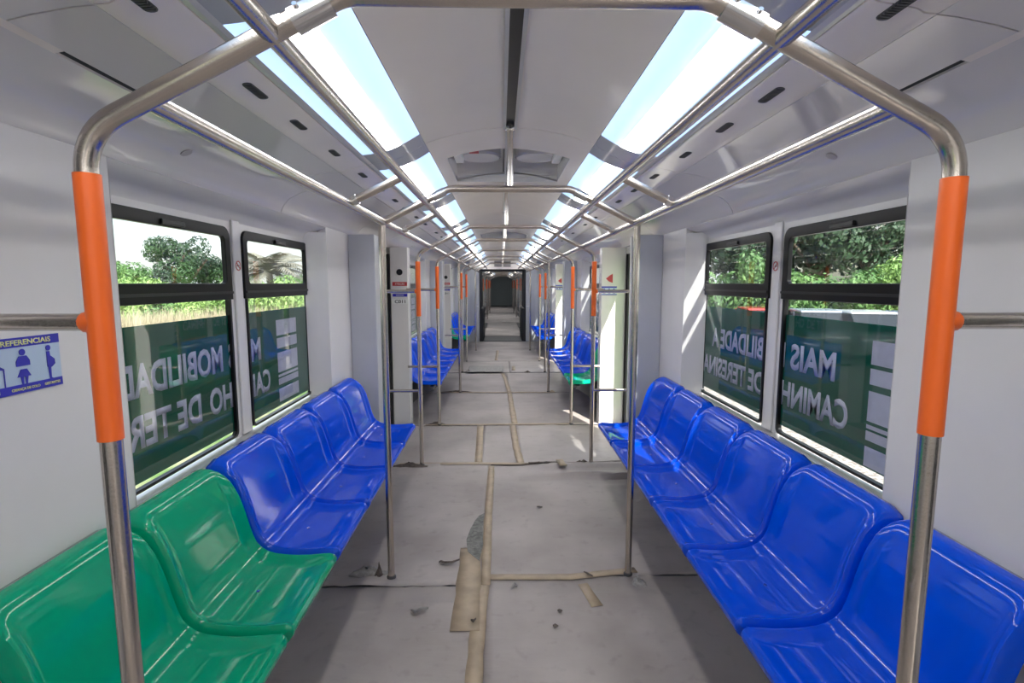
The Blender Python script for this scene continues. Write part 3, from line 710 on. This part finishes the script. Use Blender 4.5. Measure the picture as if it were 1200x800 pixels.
sheet(-.13, 1.18, 2.475, 4.09, 'wrinkled kraft paper sheet right of the long tape, before the right door', lambda x, y: (.045*(lambda q: max(0, 1-q/.16) if q > 0 else max(0, 1+q/.03))(y-3.78-.04*math.sin(x*3))*max(0, min(1, (x+.05)/.6)) + .010*g(y-3.55-.1*x, .04)*max(0, x-.2) + .025*g(y-4.09, .05)*max(0, min(1, (x-.1)/.3))), nx=34, ny=50)
sheet(-1.0, -.235, 4.14, 5.31, 'left of the three paper sheets in the nearest doorway')
sheet(-.235, .10, 4.14, 5.31, 'narrow middle paper sheet in the nearest doorway', nx=8)
sheet(.10, 1.2, 4.12, 5.31, 'sunlit right paper sheet in the nearest doorway', lambda x, y: .006*g(x-.42-.1*(y-4.7), .05))
sheet(-1.15, .085, 5.32, 6.93, 'left paper sheet between the second bay seats, near half')
sheet(.085, 1.15, 5.32, 6.93, 'right paper sheet between the second bay seats, near half')
sheet(-1.15, .04, 6.94, 8.5, 'left paper sheet between the second bay seats, far half')
sheet(.04, 1.15, 6.94, 8.5, 'right paper sheet between the second bay seats, far half')
sheet(-.62, .0, 8.45, 9.25, 'lifted pale paper sheet with a torn edge, left of the second doorway', lambda x, y: .03*g(y-8.5, .12), z=.006, m='lightscrap')
sheet(-1.1, .1, 8.55, 9.8, 'left paper sheet in the second doorway')
sheet(.1, 1.2, 8.55, 9.8, 'sunlit right paper sheet in the second doorway')
sheet(-1.1, 1.15, 9.82, 11.6, 'paper sheet across the third bay, near half', nx=30)
sheet(-1.1, 1.15, 11.62, 13.15, 'paper sheet across the third bay, beside the gangway', nx=30, fn=lambda x, y: .015*g(y-11.8, .08)*g(x-.3, .5))
sheet(-.55, .55, 14.6, 19.5, 'creased paper sheet just beyond the gangway', fn=lambda x, y: .05*g(y-16.6-.3*x, .2)*max(0, min(1, x+.3)))
sheet(-.75, .75, 19.6, 26, 'paper sheet half way along the second carriage', fn=lambda x, y: .09*g(y-21.6, .25)*max(0, min(1, x+.3)))
sheet(-.9, .9, 26.1, 33.4, 'farthest paper sheet in the second carriage')
def tape(pts, wd, label, z=.0085, m='tape', name='tape_strip'):
    P = []
    for (x0, y0), (x1, y1) in zip(pts[:-1], pts[1:]):
        n = max(2, int(math.hypot(x1-x0, y1-y0)/.08))
        for i in range(n): P.append((x0+(x1-x0)*i/n, y0+(y1-y0)*i/n))
    P.append(pts[-1]); rows = []; rnd = random.Random(label)
    for i, (x, y) in enumerate(P):
        a = P[max(0, i-1)]; b = P[min(len(P)-1, i+1)]; d = Vector((b[0]-a[0], b[1]-a[1], 0)).normalized(); nn = Vector((-d.y, d.x, 0))
        w_ = wd/2*(1+rnd.uniform(-.08, .08)); c = Vector((x, y, z+rnd.uniform(-.0004, .0006)))
        rows.append([c-nn*w_, c, c+nn*w_])
    o = MB().sheet(rows).build(name, MT[m], None, smooth=True, solid=.0006); tag(o, label, 'tape', 'tan tape on the floor paper'); return o
tape([(-.145, -2.9), (-.155, 1.0), (-.15, 2.0), (-.135, 2.45)], .065, 'long tan tape along the aisle at the near end')
tape([(-.125, 2.40), (-.13, 3.1), (-.125, 4.08)], .05, 'long tan tape along the aisle between poles and doorway', z=.0092)
tape([(-.205, 2.06), (-.215, 2.76)], .12, 'wide brown tape patch beside the long aisle tape', z=.0100)
tape([(-.11, 2.47), (.3, 2.46), (.66, 2.52)], .05, 'crosswise tan tape running to the foot of the right plain pole')
tape([(.40, 2.22), (.36, 2.40)], .055, 'short slanted tan tape piece on the near right paper')
tape([(-.235, 4.12), (-.265, 5.3)], .065, 'left of the two tapes in the nearest doorway')
tape([(.12, 4.10), (.09, 4.6), (.075, 5.32)], .065, 'right of the two tapes in the nearest doorway')
tape([(-.9, 4.13), (-.3, 4.14), (.1, 4.12), (.3, 4.11)], .05, 'crosswise tan tape at the near edge of the doorway papers', z=.0095)
tape([(-.85, 5.32), (.0, 5.33), (.72, 5.33)], .05, 'crosswise tan tape at the far edge of the doorway papers', z=.0095)
tape([(.10, 5.34), (.085, 6.1), (.07, 6.93)], .065, 'tan tape along the aisle in the near half of the second bay', z=.0092)
tape([(.07, 6.95), (.02, 8.0), (-.02, 8.45)], .06, 'crooked tan tape along the aisle in the far half of the second bay', z=.0088)
tape([(-.85, 6.95), (.7, 6.93)], .05, 'crosswise tan tape in the middle of the second bay', z=.0100)
tape([(.17, 8.75), (.18, 9.2)], .06, 'short tape piece in the second doorway')
tape([(-.14, 9.9), (-.12, 11.4)], .06, 'tan tape along the aisle in the third bay')
tape([(.18, 4.105), (.35, 4.115), (.5, 4.10), (.62, 4.09), (.78, 4.105), (.95, 4.13), (1.05, 4.12)], .030, 'dark torn paper edge curling up before the right door', z=.024, m='scrap', name='torn_edge')
tape([(.44, 4.15), (.46, 4.0)], .06, 'small tape tab on the torn paper edge before the right door', z=.034)
# grey torn patch beside the tape
mb = MB().poly([(x, y, .0095) for x, y in ((-.165, 2.62), (-.235, 2.72), (-.25, 2.85), (-.235, 2.98), (-.21, 3.10), (-.19, 3.16), (-.155, 3.20), (-.16, 3.0), (-.15, 2.8))], (0, 0, .002))
o = mb.build('torn_patch', mat('bare_grey_patch', (.22, .22, .205), .7, vary=.5, vscale=45)); tag(o, 'grey torn strip showing through the paper beside the aisle tape', 'torn paper')
def scrap(x, y, pts, label, z=.010, m='scrap', h=.012, cat='scrap'):
    rnd = random.Random(label); P = [Vector((x+a, y+b, z+h*rnd.random()+h*.3)) for a, b in pts]
    rows = []
    for i, p in enumerate(P):
        t = i/(len(P)-1); w_ = .004+.010*math.sin(PI*t)
        rows.append([p+Vector((0, -w_, 0)), p+Vector((0, 0, h*.5)), p+Vector((0, w_, -h*.2))])
    o = MB().sheet(rows).build('paper_scrap', MT[m], None, smooth=True, solid=.001); tag(o, label, cat, 'scraps lying on the floor paper')
scrap(-.33, 2.60, [(-.05, 0), (-.04, .01), (-.02, -.005), (.02, -.01), (.06, .01)], 'dark curled tape scrap left of the wide brown tape patch')
scrap(-.42, 2.20, [(-.04, 0), (-.02, -.015), (.01, .0), (.04, 0)], 'small white paper scrap on the near left sheet', m='lightscrap')
scrap(.02, 2.38, [(-.02, -.02), (0, .02), (.015, 0)], 'tiny curled scrap in front of the crosswise tape', m='lightscrap', h=.006)
scrap(.40, 2.47, [(-.02, .02), (0, 0), (.02, -.02)], 'small curled paper scrap on the crosswise tape', m='scrap', h=.008)
scrap(-.17, 2.12, [(-.012, 0), (0, -.008), (.012, 0)], 'tiny dark scrap on the near aisle tape')
scrap(.22, 2.18, [(-.01, 0), (0, .004), (.012, 0)], 'small dark crumb beside the slanted tape piece', h=.006)
scrap(.19, 2.08, [(-.012, 0), (0, .002), (.012, 0)], 'lower dark crumb on the near right sheet', h=.005)
scrap(.62, 1.50, [(-.01, 0), (0, .004), (.01, 0)], 'dark crumb near the right front of the floor', h=.006)
scrap(.56, 1.46, [(-.01, 0), (0, .004), (.01, 0)], 'second dark crumb near the right front of the floor', h=.006)
scrap(.21, 3.28, [(-.02, 0), (0, .004), (.02, 0)], 'small grey crumb on the wrinkled right sheet', h=.005)
def crumple(x, y, rx, ry, hz, label, m='scrap', seed=1):
    rnd = random.Random(seed); n = 14; rows = []
    for i in range(7):
        t = i/6; row = []
        for j in range(n+1):
            a = 2*PI*(j % n)/n; rr = (1-t*.85)*(1+.25*math.sin(a*3+seed)+rnd.uniform(-.08, .08)*(j < n))
            row.append((x+rx*rr*math.cos(a), y+ry*rr*math.sin(a), .008+hz*(t**1.4)*(1+.3*math.sin(a*2+seed))+.004*math.sin(a*5+i)))
        row[-1] = row[0]; rows.append(row)
    o = MB().sheet(rows).build('paper_curl', MT[m], None, smooth=True, solid=.001); tag(o, label, 'torn paper', 'torn paper around the pole feet')
crumple(-.74, 2.52, .10, .035, .035, 'torn paper curl left of the left plain pole foot', 'lightscrap', 2)
crumple(-.675, 2.50, .022, .015, .055, 'dark upturned paper flap by the left plain pole', 'scrap', 5)
crumple(.645, 2.41, .035, .055, .012, 'curled torn paper at the foot of the right plain pole', 'lightscrap', 3)
crumple(-.80, 4.08, .20, .032, .028, 'long dark torn paper roll at the foot of the left hoop before the doors', 'scrap', 4)
crumple(.62, 4.10, .10, .02, .03, 'torn paper edge at the foot of the right hoop before the doors', 'scrap', 7)
crumple(.30, 4.11, .20, .018, .018, 'torn paper lip in the aisle before the right door', 'scrap', 8)
crumple(-.74, 5.36, .09, .02, .02, 'torn paper at the foot of the left hoop after the doors', 'scrap', 9)
crumple(-.66, 6.97, .25, .018, .02, 'dark paper edge under the second left bench by the plain pole', 'scrap', 10)
crumple(.66, 6.99, .05, .03, .015, 'torn brown paper at the foot of the second right plain pole', 'tape', 11)
crumple(-.60, 8.58, .07, .03, .03, 'dark curl at the foot of the left hoop before the second doors', 'scrap', 12)
crumple(.40, 8.56, .05, .025, .02, 'small dark scrap on the aisle before the second right door', 'scrap', 13)

# ================================================================ OUTSIDE
GZ = -1.15
gr = MB().add([(-150, -120, GZ), (150, -120, GZ), (150, 200, GZ), (-150, 200, GZ)], [(0, 1, 2, 3)]).build('ground', MT['ground']); tag(gr, 'gravel and grass ground outside the train', 'ground', kind='structure')
def crown(seed, n, leaf, flat=1.0):
    rnd = random.Random(seed); m = MB(); blobs = []
    for i in range(15):
        a = rnd.random()*2*PI; r = rnd.random()**.5*.75; blobs.append((Vector((r*math.cos(a), r*math.sin(a), rnd.uniform(-.55, .75)*flat)), rnd.uniform(.3, .5)))
    for i in range(n):
        c, R = blobs[i % 15]; d = Vector((rnd.gauss(0, 1), rnd.gauss(0, 1), rnd.gauss(0, 1))).normalized()
        p = c + d*R*rnd.uniform(.75, 1.08); u = Vector((rnd.gauss(0, 1), rnd.gauss(0, 1), rnd.gauss(0, .6))).normalized(); nn = (d+u*.8).normalized()
        t = nn.cross(u).normalized(); b2 = nn.cross(t); L = leaf*rnd.uniform(.6, 1.3); W = L*.5
        m.add([p-t*L, p+b2*W, p+t*L, p-b2*W], [(0, 1, 2, 3)])
    return m
CR = [crown(1, 5200, .055), crown(2, 4200, .07), crown(3, 4600, .06)]
def blades(seed, n):
    rnd = random.Random(seed); m = MB()
    for i in range(n):
        a = rnd.random()*2*PI; r = rnd.random()**.5; x, y = r*math.cos(a), r*math.sin(a); t = rnd.random()*PI
        h = rnd.uniform(.9, 2.0)*(1-.3*r); w_ = .022; bx_, by_ = math.cos(t)*w_, math.sin(t)*w_; lx, ly = rnd.uniform(-.3, .3), rnd.uniform(-.3, .3)
        m.add([(x-bx_, y-by_, -.9), (x+bx_, y+by_, -.9), (x+lx, y+ly, -.9+h)], [(0, 1, 2)])
    return m
CR.append(blades(5, 3500))
CM = {}
def plant(name, x, y, r, hgt, mt, ci, label, cat, group, base=GZ, trunk=True, rz=0):
    o = empty(name, (x, y, base)); tag(o, label, cat, group)
    key = (ci, mt)
    if key not in CM: CM[key] = CR[ci].mesh('foliage', MT[mt])
    f = bpy.data.objects.new('foliage', CM[key]); COL.objects.link(f); f.parent = o
    zc_ = hgt-r*.95 if trunk else hgt*.5
    f.location = (0, 0, zc_); f.scale = (r, r, (r if trunk else hgt*.55)); f.rotation_euler = (0, 0, rz)
    if trunk:
        k = (mt, 'trunk')
        if k not in CM: CM[k] = MB().tube([(0, 0, 0), (.15, .05, .5), (.02, -.08, 1), (.1, 0, 1.35)], [.085, .06, .05, .03], 8).tube([(.1, 0, .7), (.5, .1, 1.25)], [.04, .02], 6).tube([(.08, 0, .75), (-.45, -.1, 1.3)], [.04, .02], 6).mesh('trunk', MT['bark'], True)
        t = bpy.data.objects.new('trunk', CM[k]); COL.objects.link(t); t.parent = o; t.scale = (zc_*.9,)*2+(zc_*.9,)
    return o
rnd = random.Random(11)
def P(d, px): # point at forward distance d seen at photo column px
    return -.045 + (px-587)/600*d*1.006
# left side: trees and shrubs
specL = [('big dark leafy tree, tallest seen in the near left window', 38, 222, 2.1, 5.7, 'leafdark', 0), ('dark tree left of the tallest one in the near left window', 44, 160, 1.9, 4.4, 'leafmid', 1), ('loose grey-green tree at the left edge of the near left window', 36, 134, 1.6, 3.6, 'leafmid', 2),
         ('dark tree at the right edge of the near left window', 42, 252, 1.8, 4.9, 'leafdark', 1), ('low tree at the left edge of the far left window', 38, 283, 1.5, 3.3, 'leafmid', 2), ('low tree right of the palm outside the far left window', 40, 356, 1.3, 3.0, 'leafmid', 0)]
for lb, d, px, r, h, mt, ci in specL: plant('tree', P(d, px), d, r, h+ .2, mt, ci, lb, 'tree', 'trees outside on the left', rz=rnd.random()*6)
k = 0
for d, n in ((22, 9), (26, 8)):
    for i in range(n):
        px = 110+i*32+(d-22)*4; k += 1
        plant('shrub', P(d, px), d+rnd.uniform(-1, 1), rnd.uniform(1.0, 1.4), rnd.uniform(2.0, 2.7), ('leafpale', 'leafmid', 'leafpale')[k % 3], k % 3, 'leafy shrub outside on the left, %s along the %s hedge row from the near window' % (ORD[i], 'front' if d == 22 else 'rear'), 'shrub', 'shrubs outside on the left', trunk=False, rz=rnd.random()*6)
for i in range(9):
    d = 15+i*.5; plant('grass_tuft', P(d, 110+i*30), d, 1.25, 1.95, 'drygrass', 3, 'tall dry grass clump outside on the left, %s from the near window edge' % ORD[i], 'grass', 'dry grass clumps', trunk=False, rz=i)
# palm
pm = empty('palm_tree', (P(30, 322), 30, GZ)); tag(pm, 'greyish palm tree outside the far left window', 'palm')
MB().tube([(0, 0, 0), (.1, 0, 2), (0, 0, 3.3)], [.25, .2, .18], 10).build('trunk', MT['bark'], pm, smooth=True)
for i in range(26):
    a = i*2.4; el = .1+1.25*((i*7) % 26)/26; m = MB(); L = 2.5; prev = []
    for q in range(15):
        t = q/14; rr = L*t; zz = 3.2 + math.sin(el)*1.2*rr - .26*rr*rr
        prev.append(Vector((math.cos(a)*rr*math.cos(el*.6), math.sin(a)*rr*math.cos(el*.6), zz)))
    m.tube(prev, [.03]*8+[.015]*7, 4)
    for q in range(2, 15):
        p = prev[q]; d = (prev[q]-prev[q-1]).normalized(); sd2 = Vector((-math.sin(a), math.cos(a), 0)); l = .75*math.sin(PI*(q/15)**.7)+.12
        for sg2 in (-1, 1):
            e = p+(sd2*sg2*.75+d*.6+Vector((0, 0, -.35)))*l; m.add([p-d*.09, e, p+d*.09], [(0, 1, 2)])
    m.build('frond', MT['palm'], pm)
# right side: dense tall trees, pale shrub, cars
k = 0
for d, n, r, h in ((27, 7, 2.5, 7.0), (36, 6, 4.4, 12.5)):
    for i in range(n):
        px = (800+i*56) if d == 27 else (790+i*72); k += 1
        plant('tree', P(d, px), d+rnd.uniform(-1.5, 1.5), r, h+rnd.uniform(-.5, 1), 'leafdark', k % 3, 'dense tree outside on the right, %s in the %s row from the far window' % (ORD[i], 'front' if d == 27 else 'rear'), 'tree', 'trees outside on the right', rz=rnd.random()*6)
for i in range(9):
    d = 22; px = 800+i*40
    plant('shrub', P(d, px), d+rnd.uniform(-.6, .6), rnd.uniform(1.3, 1.8), rnd.uniform(2.9, 3.6), 'leafmid' if i < 6 else 'leafpale', i % 3, 'shrub under the trees outside on the right, %s from the far window' % ORD[i], 'shrub', 'shrubs outside on the right', trunk=False, rz=i)
def car(x, y, rz, paint, label):
    o = empty('car', (x, y, GZ)); o.rotation_euler = (0, 0, rz); tag(o, label, 'car', 'cars parked on the right')
    pm_ = mat('car_paint_'+label.split()[0], paint, .25, coat=.5)
    prof = [(-2.1, .35), (-2.1, .75), (-1.95, .92), (-1.1, 1.0), (1.0, 1.0), (1.95, .88), (2.1, .7), (2.1, .35)]
    MB().poly([(a, -.85, z) for a, z in prof], (0, 1.7, 0)).build('body', pm_, o, bevel=.06)
    cab = [(-1.45, .99), (-.95, 1.45), (.35, 1.48), (1.1, .99)]
    MB().poly([(a, -.72, z) for a, z in cab], (0, 1.44, 0)).build('window_band', MT['carglass'], o, bevel=.04)
    MB().poly([(a, -.70, z) for a, z in ((-1.0, 1.44), (-.9, 1.5), (.3, 1.52), (.42, 1.46))], (0, 1.40, 0)).build('roof', pm_, o, bevel=.02)
    for a in (-1.3, 1.3):
        for bb in (-.87, .69): MB().tube([(a, bb, .32), (a, bb+.18, .32)], .32, 18).build('wheel', MT['tyre'], o, smooth=True)
    o.scale = (1, 1, 1.14)
    for a in (-.3, .5): MB().box(a-.03, a+.03, -.735, .735, 1.0, 1.44).build('window_pillar', pm_, o)
for i, (d, px, c, lb) in enumerate(((18.5, 955, (.35, .4, .48), 'silver parked car, leftmost seen through the near right window'), (17.6, 1012, (.6, .62, .66), 'white parked car in the middle of the near right window'), (17.0, 1075, (.12, .16, .3), 'blue parked car at the right end of the near right window'), (20, 890, (.45, .05, .04), 'red parked car seen behind the pillar of the right windows'))):
    car(P(d, px), d, 1.35+i*.03, c, lb)
